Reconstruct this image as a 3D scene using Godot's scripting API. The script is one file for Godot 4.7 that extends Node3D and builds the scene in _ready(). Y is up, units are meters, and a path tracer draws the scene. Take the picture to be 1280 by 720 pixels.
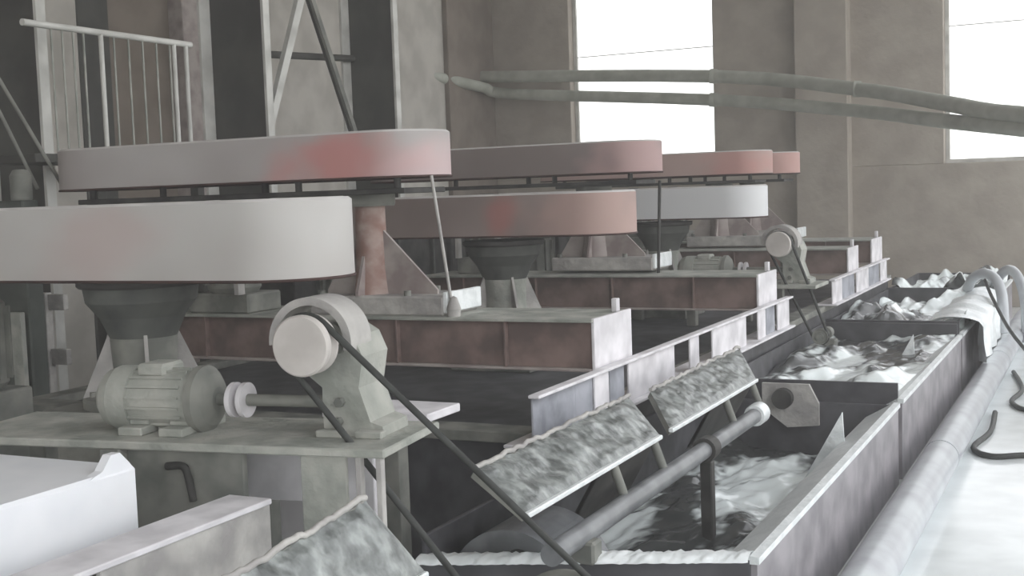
extends Node3D

var org := Vector3.ZERO
var used := {}
var M := {}
var fn := FastNoiseLite.new()

# ------------------------------------------------------------------ helpers
func mb() -> SurfaceTool:
	var st := SurfaceTool.new()
	st.begin(Mesh.PRIMITIVE_TRIANGLES)
	st.set_smooth_group(-1)
	return st

func tri(st: SurfaceTool, a: Vector3, b: Vector3, c: Vector3, out: Vector3) -> void:
	st.add_vertex(a - org)
	if (a - c).cross(a - b).dot(out) < 0.0:
		st.add_vertex(c - org); st.add_vertex(b - org)
	else:
		st.add_vertex(b - org); st.add_vertex(c - org)

func quad(st: SurfaceTool, a: Vector3, b: Vector3, c: Vector3, d: Vector3, out: Vector3) -> void:
	tri(st, a, b, c, out); tri(st, a, c, d, out)

# a chamfered box given by its two corners
func box(st: SurfaceTool, p: Vector3, q: Vector3, bev := 0.006, turn := Basis()) -> void:
	var lo := Vector3(minf(p.x, q.x), minf(p.y, q.y), minf(p.z, q.z))
	var hi := Vector3(maxf(p.x, q.x), maxf(p.y, q.y), maxf(p.z, q.z))
	var c := (lo + hi) * 0.5
	var h := (hi - lo) * 0.5
	var b := minf(bev, minf(h.x, minf(h.y, h.z)) * 0.45)
	var g := func(x: float, y: float, z: float) -> Vector3: return c + turn * Vector3(x, y, z)
	for ax in 3:
		var u := (ax + 1) % 3
		var w := (ax + 2) % 3
		for s in [-1.0, 1.0]:
			var v := []
			for k in [[-1, -1], [1, -1], [1, 1], [-1, 1]]:
				var t := Vector3()
				t[ax] = s * h[ax]; t[u] = k[0] * (h[u] - b); t[w] = k[1] * (h[w] - b)
				v.append(g.call(t.x, t.y, t.z))
			var n := Vector3(); n[ax] = s
			quad(st, v[0], v[1], v[2], v[3], turn * n)
		for s in [-1.0, 1.0]:
			for r in [-1.0, 1.0]:
				var v := []
				for k in [[0, -1], [0, 1], [1, 1], [1, -1]]:
					var t := Vector3()
					t[ax] = k[1] * (h[ax] - b)
					t[u] = s * (h[u] - (b if k[0] == 1 else 0.0))
					t[w] = r * (h[w] - (0.0 if k[0] == 1 else b))
					v.append(g.call(t.x, t.y, t.z))
				var n := Vector3(); n[u] = s; n[w] = r
				quad(st, v[0], v[1], v[2], v[3], turn * n)
	for sx in [-1.0, 1.0]:
		for sy in [-1.0, 1.0]:
			for sz in [-1.0, 1.0]:
				tri(st, g.call(sx * h.x, sy * (h.y - b), sz * (h.z - b)), g.call(sx * (h.x - b), sy * h.y, sz * (h.z - b)), g.call(sx * (h.x - b), sy * (h.y - b), sz * h.z), turn * Vector3(sx, sy, sz))

# a turned shape: prof holds (radius, height along the axis)
func lathe(st: SurfaceTool, base: Vector3, axis: Vector3, prof: Array, n := 28) -> void:
	var a := axis.normalized()
	var u := a.cross(Vector3.UP if absf(a.y) < 0.9 else Vector3.RIGHT).normalized()
	var w := a.cross(u)
	for k in prof.size() - 1:
		var r0: float = prof[k][0]; var h0: float = prof[k][1]
		var r1: float = prof[k + 1][0]; var h1: float = prof[k + 1][1]
		st.set_smooth_group(k + 1)
		for i in n:
			var t0 := TAU * i / n; var t1 := TAU * (i + 1) / n
			var d0 := u * cos(t0) + w * sin(t0); var d1 := u * cos(t1) + w * sin(t1)
			var out := (d0 + d1).normalized() * (h1 - h0) - a * (r1 - r0)
			var p0 := base + d0 * r0 + a * h0; var p1 := base + d1 * r0 + a * h0
			var p2 := base + d1 * r1 + a * h1; var p3 := base + d0 * r1 + a * h1
			if r0 > 1e-5: tri(st, p0, p1, p2, out)
			if r1 > 1e-5: tri(st, p0, p2, p3, out)
	st.set_smooth_group(-1)

func cyl(st: SurfaceTool, a: Vector3, b: Vector3, r: float, n := 20, r2 := -1.0) -> void:
	var l := (b - a).length()
	var e := r if r2 < 0.0 else r2
	lathe(st, a, b - a, [[0, 0], [r, 0], [e, l], [0, l]], n)

# a flat outline (u, w coordinates) given a thickness
func extr(st: SurfaceTool, poly: PackedVector2Array, o: Vector3, u: Vector3, w: Vector3, d: Vector3) -> void:
	var ids := Geometry2D.triangulate_polygon(poly)
	var at := func(p: Vector2) -> Vector3: return o + u * p.x + w * p.y
	for i in range(0, ids.size(), 3):
		for s in 2:
			tri(st, at.call(poly[ids[i]]) + d * s, at.call(poly[ids[i + 1]]) + d * s, at.call(poly[ids[i + 2]]) + d * s, d * (s * 2 - 1))
	var cw := Geometry2D.is_polygon_clockwise(poly)
	for i in poly.size():
		var p := poly[i]; var q := poly[(i + 1) % poly.size()]
		var e := q - p
		var n := Vector2(e.y, -e.x)
		# for a counter-clockwise outline the outside lies to the right of each edge
		if cw: n = -n
		quad(st, at.call(p), at.call(q), at.call(q) + d, at.call(p) + d, u * n.x + w * n.y)

func tube(st: SurfaceTool, pts: Array, r: float, n := 10, closed := false) -> void:
	var m := pts.size()
	var rings := []
	var up := Vector3.UP
	for i in m:
		var p: Vector3 = pts[i]
		var a: Vector3 = pts[(i - 1 + m) % m] if (closed or i > 0) else p
		var b: Vector3 = pts[(i + 1) % m] if (closed or i < m - 1) else p
		var t := (b - a).normalized()
		var u := t.cross(up)
		if u.length() < 0.05: u = t.cross(Vector3.RIGHT)
		u = u.normalized()
		var w := u.cross(t).normalized()
		var ring := []
		for k in n:
			var q := TAU * k / n
			ring.append(p + (u * cos(q) + w * sin(q)) * r)
		rings.append(ring)
	st.set_smooth_group(1)
	for i in (m if closed else m - 1):
		var ra: Array = rings[i]; var rb: Array = rings[(i + 1) % m]
		for k in n:
			var k1 := (k + 1) % n
			var mid: Vector3 = (ra[k] + ra[k1] + rb[k] + rb[k1]) * 0.25
			quad(st, ra[k], ra[k1], rb[k1], rb[k], mid - (pts[i] + pts[(i + 1) % m]) * 0.5)
	st.set_smooth_group(-1)
	if not closed:
		for k in n:
			tri(st, pts[0], rings[0][k], rings[0][(k + 1) % n], pts[0] - pts[1])
			tri(st, pts[m - 1], rings[m - 1][k], rings[m - 1][(k + 1) % n], pts[m - 1] - pts[m - 2])

func smooth(pts: Array, steps := 6) -> Array:
	var c := Curve3D.new()
	for i in pts.size():
		var a: Vector3 = pts[maxi(i - 1, 0)]; var b: Vector3 = pts[mini(i + 1, pts.size() - 1)]
		c.add_point(pts[i], -(b - a) / 6.0, (b - a) / 6.0)
	var out := []
	for i in pts.size() - 1:
		for k in steps: out.append(c.sample(i, float(k) / steps))
	out.append(pts[-1])
	return out

# a lumpy surface; f(x, z) gives the height, g(x, z, y) the colour
func field(st: SurfaceTool, x0: float, x1: float, z0: float, z1: float, nx: int, nz: int, f: Callable, g: Callable, skew := 0.0) -> void:
	st.set_smooth_group(1)
	var at := func(i: int, j: int) -> Vector3:
		var x := lerpf(x0, x1, float(i) / nx); var z := lerpf(z0 + skew * (1.0 - float(i) / nx), z1, float(j) / nz)
		return Vector3(x, f.call(x, z), z)
	for i in nx:
		for j in nz:
			var v := [at.call(i, j), at.call(i + 1, j), at.call(i + 1, j + 1), at.call(i, j + 1)]
			for ids in [[0, 1, 2], [0, 2, 3]]:
				var a: Vector3 = v[ids[0]]; var b: Vector3 = v[ids[1]]; var c: Vector3 = v[ids[2]]
				var vs := [a, b, c] if (a - c).cross(a - b).y >= 0 else [a, c, b]
				for p in vs:
					st.set_color(g.call(p.x, p.z, p.y))
					st.add_vertex(p - org)
	st.set_smooth_group(-1)

func numbered(n: String) -> String:
	used[n] = used.get(n, -1) + 1
	return n if used[n] == 0 else "%s_%03d" % [n, used[n]]

func tag(o: Node, label: String, category: String, group := "") -> void:
	o.set_meta("label", label); o.set_meta("category", category)
	if group: o.set_meta("group", group)

func thing(called: String, label: String, category: String, at: Vector3, group := "") -> Node3D:
	var o := Node3D.new()
	o.name = numbered(called)
	add_child(o)
	o.position = at
	org = at
	tag(o, label, category, group)
	return o

func mesh_of(st: SurfaceTool, mat: Material) -> MeshInstance3D:
	st.generate_normals()
	var mi := MeshInstance3D.new()
	mi.mesh = st.commit()
	mi.material_override = mat
	mi.cast_shadow = GeometryInstance3D.SHADOW_CASTING_SETTING_ON
	return mi

func part(called: String, st: SurfaceTool, mat: Material, parent: Node, label := "") -> MeshInstance3D:
	var mi := mesh_of(st, mat)
	var k := 0
	var n := called
	while parent.has_node(n):
		k += 1
		n = "%s_%03d" % [called, k]
	mi.name = n
	parent.add_child(mi)
	if label: mi.set_meta("label", label)
	return mi

func struct(called: String, st: SurfaceTool, mat: Material, label: String) -> MeshInstance3D:
	var mi := mesh_of(st, mat)
	mi.name = numbered(called)
	add_child(mi)
	mi.position = org
	mi.set_meta("kind", "structure"); mi.set_meta("label", label)
	return mi

func solo(called: String, st: SurfaceTool, mat: Material, label: String, category: String, group := "") -> MeshInstance3D:
	var mi := mesh_of(st, mat)
	mi.name = numbered(called)
	add_child(mi)
	mi.position = org
	tag(mi, label, category, group)
	return mi

func noise_tex(seed_: int, freq: float, c: Array, at: Array, normal := 0.0) -> NoiseTexture2D:
	var n := FastNoiseLite.new()
	n.seed = seed_
	n.noise_type = FastNoiseLite.TYPE_SIMPLEX_SMOOTH
	n.frequency = freq
	n.fractal_type = FastNoiseLite.FRACTAL_FBM
	n.fractal_octaves = 5
	var t := NoiseTexture2D.new()
	t.width = 512; t.height = 512
	t.seamless = true
	t.noise = n
	if normal > 0.0:
		t.as_normal_map = true
		t.bump_strength = normal
	else:
		var g := Gradient.new()
		g.colors = PackedColorArray(c)
		g.offsets = PackedFloat32Array(at)
		t.color_ramp = g
	return t

# a dusty surface: c0 to c1 in large patches; scale is repeats per metre
func dusty(seed_: int, c0: Color, c1: Color, rough: float, scale := 0.7, metal := 0.0, bump := 0.0, freq := 0.008) -> StandardMaterial3D:
	var m := StandardMaterial3D.new()
	m.albedo_texture = noise_tex(seed_, freq, [c0, c0.lerp(c1, 0.5), c1], [0.25, 0.5, 0.78])
	m.uv1_triplanar = true
	m.uv1_world_triplanar = true
	m.uv1_scale = Vector3.ONE * scale
	m.roughness = rough
	m.metallic = metal
	if bump > 0.0:
		m.normal_enabled = true
		m.normal_texture = noise_tex(seed_ + 50, 0.03, [], [], 6.0)
		m.normal_scale = bump
	return m

func painted(rough: float) -> StandardMaterial3D:
	var m := StandardMaterial3D.new()
	m.vertex_color_use_as_albedo = true
	m.roughness = rough
	return m

func grey(v: float, warm := 0.0) -> Color:
	return Color(v + warm, v, v - warm)

# ------------------------------------------------------------------ the flotation row
func stadium(xl: float, xr: float, zc: float, r: float) -> Array:
	var pts := []
	for i in 29:
		var t := PI * 0.5 - PI * i / 28.0
		pts.append(Vector3(xr - r + r * cos(t), 0, zc + r * sin(t)))
	for i in range(1, 41): pts.append(Vector3(lerpf(xr - r, xl + r, i / 41.0), 0, zc - r))
	for i in 29:
		var t := -PI * 0.5 - PI * i / 28.0
		pts.append(Vector3(xl + r + r * cos(t), 0, zc + r * sin(t)))
	for i in range(1, 41): pts.append(Vector3(lerpf(xl + r, xr - r, i / 41.0), 0, zc + r))
	return pts

func belt_cover(label: String, xl: float, xr: float, zc: float, y0: float, y1: float, base: Color, worn: Color, red: Array, high: bool) -> void:
	var r := 0.3
	var o := thing("belt_cover", label, "machine guard", Vector3((xl + xr) * 0.5, y0, zc), "oblong belt covers over the flotation row")
	var loop := stadium(xl, xr, zc, r)
	var n := loop.size()
	var hue := func(p: Vector3) -> Color:
		var k := fn.get_noise_3d(p.x * 30.0, p.y * 40.0, p.z * 30.0 + zc * 99.0) * 0.5 + 0.5
		var c := base.lerp(worn, clampf((k - 0.35) * 2.2, 0.0, 1.0))
		for q in red:
			var d := Vector2((p.x - q[0]) / q[2], (p.y - q[1]) / q[3]).length()
			var e := fn.get_noise_3d(p.x * 90.0, p.y * 130.0, p.z * 90.0) * 0.5
			c = c.lerp(q[4], q[5] * smoothstep(1.15, 0.25, d + e))
		return c
	var sh := mb()
	var rows := 8
	sh.set_smooth_group(1)
	for i in n:
		var a: Vector3 = loop[i]; var b: Vector3 = loop[(i + 1) % n]
		var out := Vector3(b.z - a.z, 0, a.x - b.x)
		if out.dot((a + b) * 0.5 - Vector3(clampf(a.x, xl + r, xr - r), 0, zc)) < 0: out = -out
		for k in rows:
			var ya := lerpf(y0, y1 - 0.012, float(k) / rows); var yb := lerpf(y0, y1 - 0.012, float(k + 1) / rows)
			var v := [Vector3(a.x, ya, a.z), Vector3(b.x, ya, b.z), Vector3(b.x, yb, b.z), Vector3(a.x, yb, a.z)]
			for ids in [[0, 1, 2], [0, 2, 3]]:
				var p: Vector3 = v[ids[0]]; var q: Vector3 = v[ids[1]]; var s: Vector3 = v[ids[2]]
				var vs := [p, q, s] if (p - s).cross(p - q).dot(out) >= 0 else [p, s, q]
				for w in vs:
					sh.set_color(hue.call(w)); sh.add_vertex(w - org)
	sh.set_smooth_group(-1)
	part("rim", sh, M.paint, o)
	# lid: a rounded shoulder and a flat top
	var ld := mb()
	var inner := stadium(xl + 0.014, xr - 0.014, zc, r - 0.014)
	var mid := Vector3((xl + xr) * 0.5, y1, zc)
	for i in n:
		var j := (i + 1) % n
		var a: Vector3 = loop[i]; var b: Vector3 = loop[j]; var c: Vector3 = inner[j]; var d: Vector3 = inner[i]
		a.y = y1 - 0.012; b.y = a.y; c.y = y1; d.y = y1
		quad(ld, a, b, c, d, Vector3.UP + (a - mid).normalized() * 0.5)
		tri(ld, d, c, mid, Vector3.UP)
	part("lid", ld, M.dust_top, o)
	# floor plate under the cover, set in, with a bead along the edge
	var bp := mb()
	var poly := PackedVector2Array()
	for p in stadium(xl + 0.02, xr - 0.02, zc, r - 0.02): poly.append(Vector2(p.x, p.z))
	extr(bp, poly, Vector3(0, y0 + 0.006, 0), Vector3.RIGHT, Vector3(0, 0, 1), Vector3(0, 0.012, 0))
	part("bottom_plate", bp, M.rust_dark, o)
	var bd := mb()
	var ring := []
	for p in loop: ring.append(Vector3(p.x, y0 + 0.004, p.z))
	tube(bd, ring, 0.007, 6, true)
	part("rim_bead", bd, M.rust_dark, o)
	if high:
		for x in [xl + 0.35, xl + 0.9, xr - 1.05, xr - 0.82, xr - 0.18]:
			var sd := mb()
			cyl(sd, Vector3(x, y0 - 0.062, zc + 0.2), Vector3(x, y0 + 0.008, zc + 0.2), 0.02, 10)
			part("stud", sd, M.dark_steel, o)
		var tr := mb()
		box(tr, Vector3(xl + 0.25, y0 - 0.085, zc - 0.22), Vector3(xr - 0.12, y0 - 0.055, zc + 0.23), 0.004)
		part("tie_plate", tr, M.dark_steel, o)

func bearing_low(label: String, x: float, z: float) -> void:
	var o := thing("bearing_housing", label, "bearing housing", Vector3(x, 1.0, z), "bearing housings of the impeller shafts")
	var s := mb()
	lathe(s, Vector3(x, 0, z), Vector3.UP, [[0, 1.535], [0.27, 1.535], [0.28, 1.545], [0.28, 1.57], [0, 1.57]], 36)
	part("top_flange", s, M.dark_steel, o)
	s = mb()
	lathe(s, Vector3(x, 0, z), Vector3.UP, [[0, 1.3], [0.145, 1.3], [0.19, 1.4], [0.245, 1.47], [0.255, 1.537], [0, 1.537]], 36)
	part("housing", s, M.housing, o)
	s = mb()
	lathe(s, Vector3(x, 0, z), Vector3.UP, [[0, 1.06], [0.15, 1.06], [0.14, 1.16], [0.148, 1.29], [0.148, 1.31], [0, 1.31]], 36)
	part("sleeve", s, M.dust_green if z < -5.0 else M.grey_steel, o)
	s = mb()
	lathe(s, Vector3(x, 0, z), Vector3.UP, [[0, 1.0], [0.28, 1.0], [0.28, 1.035], [0.27, 1.045], [0.16, 1.06], [0, 1.06]], 36)
	part("foot_flange", s, M.grey_steel, o)
	for k in 4:
		var a := PI * 0.25 + k * PI * 0.5
		var u := Vector3(cos(a), 0, sin(a))
		s = mb()
		extr(s, PackedVector2Array([Vector2(0.13, 1.05), Vector2(0.275, 1.045), Vector2(0.13, 1.38)]), Vector3(x, 0, z) - u.cross(Vector3.UP) * 0.008, u, Vector3.UP, u.cross(Vector3.UP) * 0.016)
		part("rib", s, M.dust_pale, o)
	for k in 6:
		var a := k * TAU / 6 + 0.2
		s = mb()
		cyl(s, Vector3(x + 0.23 * cos(a), 1.04, z + 0.23 * sin(a)), Vector3(x + 0.23 * cos(a), 1.07, z + 0.23 * sin(a)), 0.018, 6)
		part("bolt", s, M.grey_steel, o)

func bearing_high(label: String, x: float, z: float, column_mat: Material) -> void:
	var o := thing("bearing_post", label, "bearing post", Vector3(x, 1.245, z), "bearing posts of the raised covers")
	var s := mb()
	lathe(s, Vector3(x, 0, z), Vector3.UP, [[0, 1.845], [0.14, 1.845], [0.145, 1.86], [0.145, 1.915], [0, 1.915]], 32)
	part("top_flange", s, M.grey_steel, o)
	s = mb()
	lathe(s, Vector3(x, 0, z), Vector3.UP, [[0, 1.35], [0.105, 1.35], [0.09, 1.5], [0.085, 1.845], [0, 1.845]], 28)
	part("column", s, column_mat, o)
	for k in 4:
		var a := k * PI * 0.5
		var u := Vector3(cos(a), 0, sin(a))
		var reach := 0.42 if k == 0 else (0.3 if k == 2 else 0.17)
		s = mb()
		extr(s, PackedVector2Array([Vector2(0.075, 1.352), Vector2(reach, 1.352), Vector2(reach, 1.375), Vector2(0.075, 1.72 if k % 2 == 0 else 1.6)]), Vector3(x, 0, z) - u.cross(Vector3.UP) * 0.009, u, Vector3.UP, u.cross(Vector3.UP) * 0.018)
		part("gusset", s, M.dust_pink, o)
	s = mb()
	box(s, Vector3(x - 0.32, 1.245, z - 0.24), Vector3(x + 0.54, 1.352, z + 0.17), 0.01)
	part("base_block", s, M.dust_pale, o)
	s = mb()
	box(s, Vector3(x + 0.535, 1.262, z - 0.235), Vector3(x + 0.565, 1.375, z + 0.165), 0.006)
	part("end_pad", s, M.white_wet, o, "bright white end pad")
	for k in [[-0.26, 0.13], [0.3, 0.13], [-0.26, -0.2], [0.3, -0.2]]:
		s = mb()
		cyl(s, Vector3(x + k[0], 1.35, z + k[1]), Vector3(x + k[0], 1.38, z + k[1]), 0.02, 6)
		part("bolt", s, M.grey_steel, o)

func motor_up(label: String, x: float, z: float, y: float, foot: float) -> void:
	var o := thing("vertical_motor", label, "motor", Vector3(x, y, z), "upright motors at the far ends of the covers")
	var s := mb()
	lathe(s, Vector3(x, y, z), Vector3.UP, [[0, 0.0], [0.14, 0.0], [0.16, 0.03], [0.16, 0.42], [0.12, 0.46], [0.06, 0.47], [0.06, 0.53], [0, 0.53]], 24)
	part("motor_body", s, M.grey_steel, o)
	for k in 12:
		var a := k * TAU / 12
		var u := Vector3(cos(a), 0, sin(a))
		s = mb()
		extr(s, PackedVector2Array([Vector2(0.155, 0.05), Vector2(0.185, 0.05), Vector2(0.185, 0.4), Vector2(0.155, 0.4)]), Vector3(x, y, z) - u.cross(Vector3.UP) * 0.006, u, Vector3.UP, u.cross(Vector3.UP) * 0.012)
		part("cooling_rib", s, M.grey_steel, o)
	s = mb()
	box(s, Vector3(x - 0.22, foot, z - 0.16), Vector3(x + 0.22, y, z + 0.16), 0.01)
	part("pedestal", s, M.grey_steel, o)
	if y - foot < 0.2:
		for k in [-0.2, 0.17]:
			s = mb()
			extr(s, PackedVector2Array([Vector2(0.16, y), Vector2(0.22, y), Vector2(0.22, y + 0.4), Vector2(0.17, y + 0.4)]), Vector3(x + k, 0, z), Vector3(0, 0, 1), Vector3.UP, Vector3(0.03, 0, 0))
			part("side_plate", s, M.dust_pale, o)

func cross_beam(label: String, z0: float, z1: float, xl: float, xr: float, top: float) -> void:
	var o := thing("cross_beam", label, "steel beam", Vector3(xr, top - 0.265, z1), "rusty cross beams over the flotation row")
	var y0 := top - 0.265
	for z in [z0 - 0.03, z1 + 0.03]:
		var s := mb()
		box(s, Vector3(xl, y0 + 0.014, z - 0.008), Vector3(xr - 0.012, top - 0.016, z + 0.008), 0.002)
		part("web", s, M.rust_web, o)
	var s := mb()
	box(s, Vector3(xl, top - 0.016, z1), Vector3(xr, top, z0 + 0.02), 0.003)
	part("top_flange", s, M.dust_green, o)
	s = mb()
	box(s, Vector3(xl, y0, z1), Vector3(xr - 0.012, y0 + 0.014, z0 + 0.02), 0.003)
	part("bottom_flange", s, M.dust_pink, o)
	s = mb()
	box(s, Vector3(xr - 0.012, y0 + 0.001, z1 + 0.0), Vector3(xr + 0.006, top + 0.004, z0 + 0.004), 0.003)
	part("end_plate", s, M.white_dust, o, "pale dusty end plate")
	s = mb()
	box(s, Vector3(xr - 0.05, top, z1 + 0.1), Vector3(xr - 0.02, top + 0.07, z1 + 0.15), 0.003)
	part("lug", s, M.white_dust, o)
	for k in 4:
		var x := lerpf(xl + 0.4, xr - 0.5, k / 3.0)
		s = mb()
		box(s, Vector3(x, y0 + 0.014, z0 - 0.024), Vector3(x + 0.012, top - 0.016, z0 + 0.014), 0.002)
		part("stiffener", s, M.rust_web, o)

# a channel along the row with bright uprights and dark openings; spans: [z0, z1, kind] 
func side_channel(label: String, x: float, za: float, zb: float, y0: float, y1: float, spans: Array) -> void:
	var o := thing("side_channel", label, "steel channel", Vector3(x, y0, (za + zb) * 0.5), "steel channels along the launder side")
	var s := mb()
	box(s, Vector3(x - 0.02, y1 - 0.016, za), Vector3(x + 0.035, y1, zb), 0.004)
	part("top_flange", s, M.white_dust, o)
	s = mb()
	box(s, Vector3(x - 0.15, y0, za), Vector3(x + 0.05, y0 + 0.016, zb), 0.004)
	part("bottom_flange", s, M.white_dust, o)
	for q in spans:
		s = mb()
		var back := 0.0 if q[2] == 1 else 0.012
		box(s, Vector3(x - 0.005 - back, y0 + 0.016, q[0]), Vector3(x + 0.007 - back, y1 - 0.016, q[1]), 0.003)
		part("web_panel" if absf(q[0] - q[1]) > 0.4 else "upright", s, M.white_dust if q[2] == 1 else M.dust_cool, o)

# ------------------------------------------------------------------ the drive of a scraper
func scraper_drive(dz: float, lift: float, foot: float, low: Vector3, words: Array) -> void:
	var z := dz
	var near := foot < 0.1
	var P := func(x: float, y: float, zz: float) -> Vector3: return Vector3(x, y + lift, zz + z)
	var o := thing("drive_stand", words[0], "machine stand", P.call(-2.9, 0.0, -3.65), "scraper drive stands")
	var made := [o]
	var fy := foot - lift
	var s := mb()
	box(s, P.call(-3.95, 1.02, -3.9), P.call(-2.17, 1.05, -3.39), 0.005)
	part("deck_plate", s, M.dust_green, o)
	if near:
		s = mb()
		box(s, P.call(-3.19, 0.55, -3.46), P.call(-2.72, 1.02, -3.43), 0.004)
		part("apron_plate", s, M.grey_steel, o)
		s = mb()
		box(s, P.call(-2.5, 0.72, -3.45), P.call(-2.33, 1.02, -3.43), 0.003)
		part("apron_plate", s, M.dust_green, o)
		for x in [-2.265, -2.19]:
			s = mb()
			box(s, P.call(x - 0.022, 0.72, -3.44), P.call(x, 1.02, -3.41), 0.003)
			part("hanger_strap", s, M.dust_pale, o)
		s = mb()
		box(s, P.call(-2.31, 0.69, -3.45), P.call(-2.17, 0.72, -3.4), 0.003)
		part("hanger_foot", s, M.dust_pale, o)
		s = mb()
		box(s, P.call(-3.0, 0.78, -3.72), P.call(-2.42, 1.02, -3.7), 0.003)
		part("back_panel", s, M.white_dust, o, "pale panel under the deck")
		s = mb()
		tube(s, smooth([P.call(-3.02, 0.96, -3.42), P.call(-2.95, 0.965, -3.41), P.call(-2.93, 0.93, -3.41), P.call(-2.92, 0.84, -3.42)]), 0.014, 8)
		part("hook", s, M.dark_steel, o)
	for q in [[-3.27, -3.46], [-2.9, -3.86], [-2.62, -3.86], [-3.9, -3.86]]:
		s = mb()
		box(s, P.call(q[0], fy, q[1]), P.call(q[0] + 0.08, 1.02, q[1] + 0.08), 0.004)
		part("leg", s, M.grey_steel, o)
	# the electric motor, lying along x
	var my := 1.165; var mz := -3.63
	o = thing("electric_motor", words[1], "motor", P.call(-3.25, 1.05, mz), "electric motors of the scraper drives")
	made.append(o)
	s = mb()
	lathe(s, P.call(-3.31, my, mz), Vector3.RIGHT, [[0, 0], [0.108, 0], [0.108, 0.27], [0, 0.27]], 32)
	part("motor_body", s, M.dust_green, o)
	for k in 18:
		var a := TAU * k / 18
		var u := Vector3(0, cos(a), sin(a))
		s = mb()
		extr(s, PackedVector2Array([Vector2(0.105, 0.03), Vector2(0.116, 0.03), Vector2(0.116, 0.3), Vector2(0.105, 0.3)]), P.call(-3.38, my, mz) - u.cross(Vector3.RIGHT) * 0.004, u, Vector3.RIGHT, u.cross(Vector3.RIGHT) * 0.008)
		part("cooling_rib", s, M.dust_green, o)
	s = mb()
	lathe(s, P.call(-3.45, my, mz), Vector3.RIGHT, [[0, 0], [0.075, 0.0], [0.107, 0.03], [0.122, 0.07], [0.122, 0.15], [0, 0.15]], 32)
	part("fan_cowl", s, M.dust_green, o)
	s = mb()
	lathe(s, P.call(-3.05, my, mz), Vector3.RIGHT, [[0, 0], [0.124, 0], [0.124, 0.03], [0.095, 0.055], [0.045, 0.075], [0, 0.075]], 32)
	part("end_bell", s, M.grey_steel, o)
	s = mb()
	cyl(s, P.call(-2.98, my, mz), P.call(-2.47, my, mz), 0.022, 14)
	part("shaft", s, M.grey_steel, o)
	for x in [-2.92, -2.875]:
		s = mb()
		lathe(s, P.call(x, my, mz), Vector3.RIGHT, [[0, 0], [0.06, 0], [0.064, 0.005], [0.064, 0.022], [0, 0.022]], 28)
		part("coupling_disc", s, M.white_dust, o, "pale coupling disc")
	for x in [-3.26, -3.09]:
		s = mb()
		box(s, P.call(x - 0.05, 1.05, mz - 0.15), P.call(x + 0.05, 1.08, mz + 0.15), 0.004)
		box(s, P.call(x - 0.04, 1.08, mz - 0.09), P.call(x + 0.04, 1.1, mz + 0.09), 0.004)
		part("foot", s, M.dust_green, o)
	s = mb()
	box(s, P.call(-3.28, my + 0.085, mz - 0.08), P.call(-3.16, my + 0.135, mz + 0.06), 0.012)
	part("terminal_box", s, M.dust_green, o)
	o.position.x += 0.05
	# the gear reducer with its pulley
	o = thing("gear_reducer", words[2], "gearbox", P.call(-2.45, 1.05, -3.68), "gear reducers of the scraper drives")
	made.append(o)
	s = mb()
	extr(s, PackedVector2Array([Vector2(-2.43, 1.05), Vector2(-2.2, 1.05), Vector2(-2.205, 1.085), Vector2(-2.25, 1.1), Vector2(-2.29, 1.22), Vector2(-2.27, 1.33), Vector2(-2.3, 1.4), Vector2(-2.38, 1.45), Vector2(-2.5, 1.45), Vector2(-2.55, 1.38), Vector2(-2.53, 1.3), Vector2(-2.43, 1.22)]), P.call(-0.06, 0, -3.82), Vector3.RIGHT, Vector3.UP, Vector3(0, 0, 0.22))
	part("case", s, M.dust_green, o)
	s = mb()
	extr(s, PackedVector2Array([Vector2(-2.53, 1.05), Vector2(-2.49, 1.05), Vector2(-2.47, 1.33), Vector2(-2.55, 1.33)]), P.call(0, 0, -3.78), Vector3.RIGHT, Vector3.UP, Vector3(0, 0, 0.05))
	part("strut", s, M.grey_steel, o)
	for k in [[-2.41, 1.36], [-2.42, 1.17], [-2.43, 1.1]]:
		s = mb()
		cyl(s, P.call(k[0], k[1], -3.61), P.call(k[0], k[1], -3.575), 0.018, 6)
		part("bolt", s, M.grey_steel, o)
	s = mb()
	var hood := PackedVector2Array()
	for i in 41:
		var a := lerpf(-0.2, PI * 1.02, i / 40.0)
		hood.append(Vector2(-2.455 + 0.158 * cos(a), 1.385 + 0.158 * sin(a)))
	for i in 41:
		var a := lerpf(PI * 1.02, -0.2, i / 40.0)
		hood.append(Vector2(-2.455 + 0.13 * cos(a), 1.385 + 0.13 * sin(a)))
	extr(s, hood, P.call(-0.05, 0, -3.72), Vector3.RIGHT, Vector3.UP, Vector3(0, 0, 0.17))
	part("pulley_hood", s, M.dust_pale, o, "dust-caked arched hood behind the pulley")
	s = mb()
	cyl(s, P.call(-2.49, 1.385, -3.6), P.call(-2.49, 1.385, -3.46), 0.03, 14)
	part("output_shaft", s, M.dark_steel, o)
	s = mb()
	lathe(s, P.call(-2.49, 1.385, -3.53), Vector3(0, 0, 1), [[0, 0], [0.106, 0], [0.106, 0.012], [0.09, 0.03], [0.106, 0.055], [0.106, 0.078], [0.1, 0.085], [0, 0.085]], 40)
	part("pulley", s, M.pulley_face, o, "round pale pulley disc")
	for k in [-2.3, -2.45]:
		s = mb()
		box(s, P.call(k - 0.05, 1.05, -3.6), P.call(k + 0.05, 1.075, -3.55), 0.004)
		part("foot", s, M.dust_green, o)
	# the V-belt
	var lx := low.x; var ly := low.y - lift; var lr := low.z
	org = P.call(-2.49, 1.385, -3.5)
	var cloud := PackedVector2Array()
	for i in 40:
		var a := TAU * i / 40
		cloud.append(Vector2(-2.49 + 0.1 * cos(a), 1.385 + 0.1 * sin(a)))
		cloud.append(Vector2(lx + lr * cos(a), ly + lr * sin(a)))
	var hull := Geometry2D.convex_hull(cloud)
	var path := []
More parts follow.
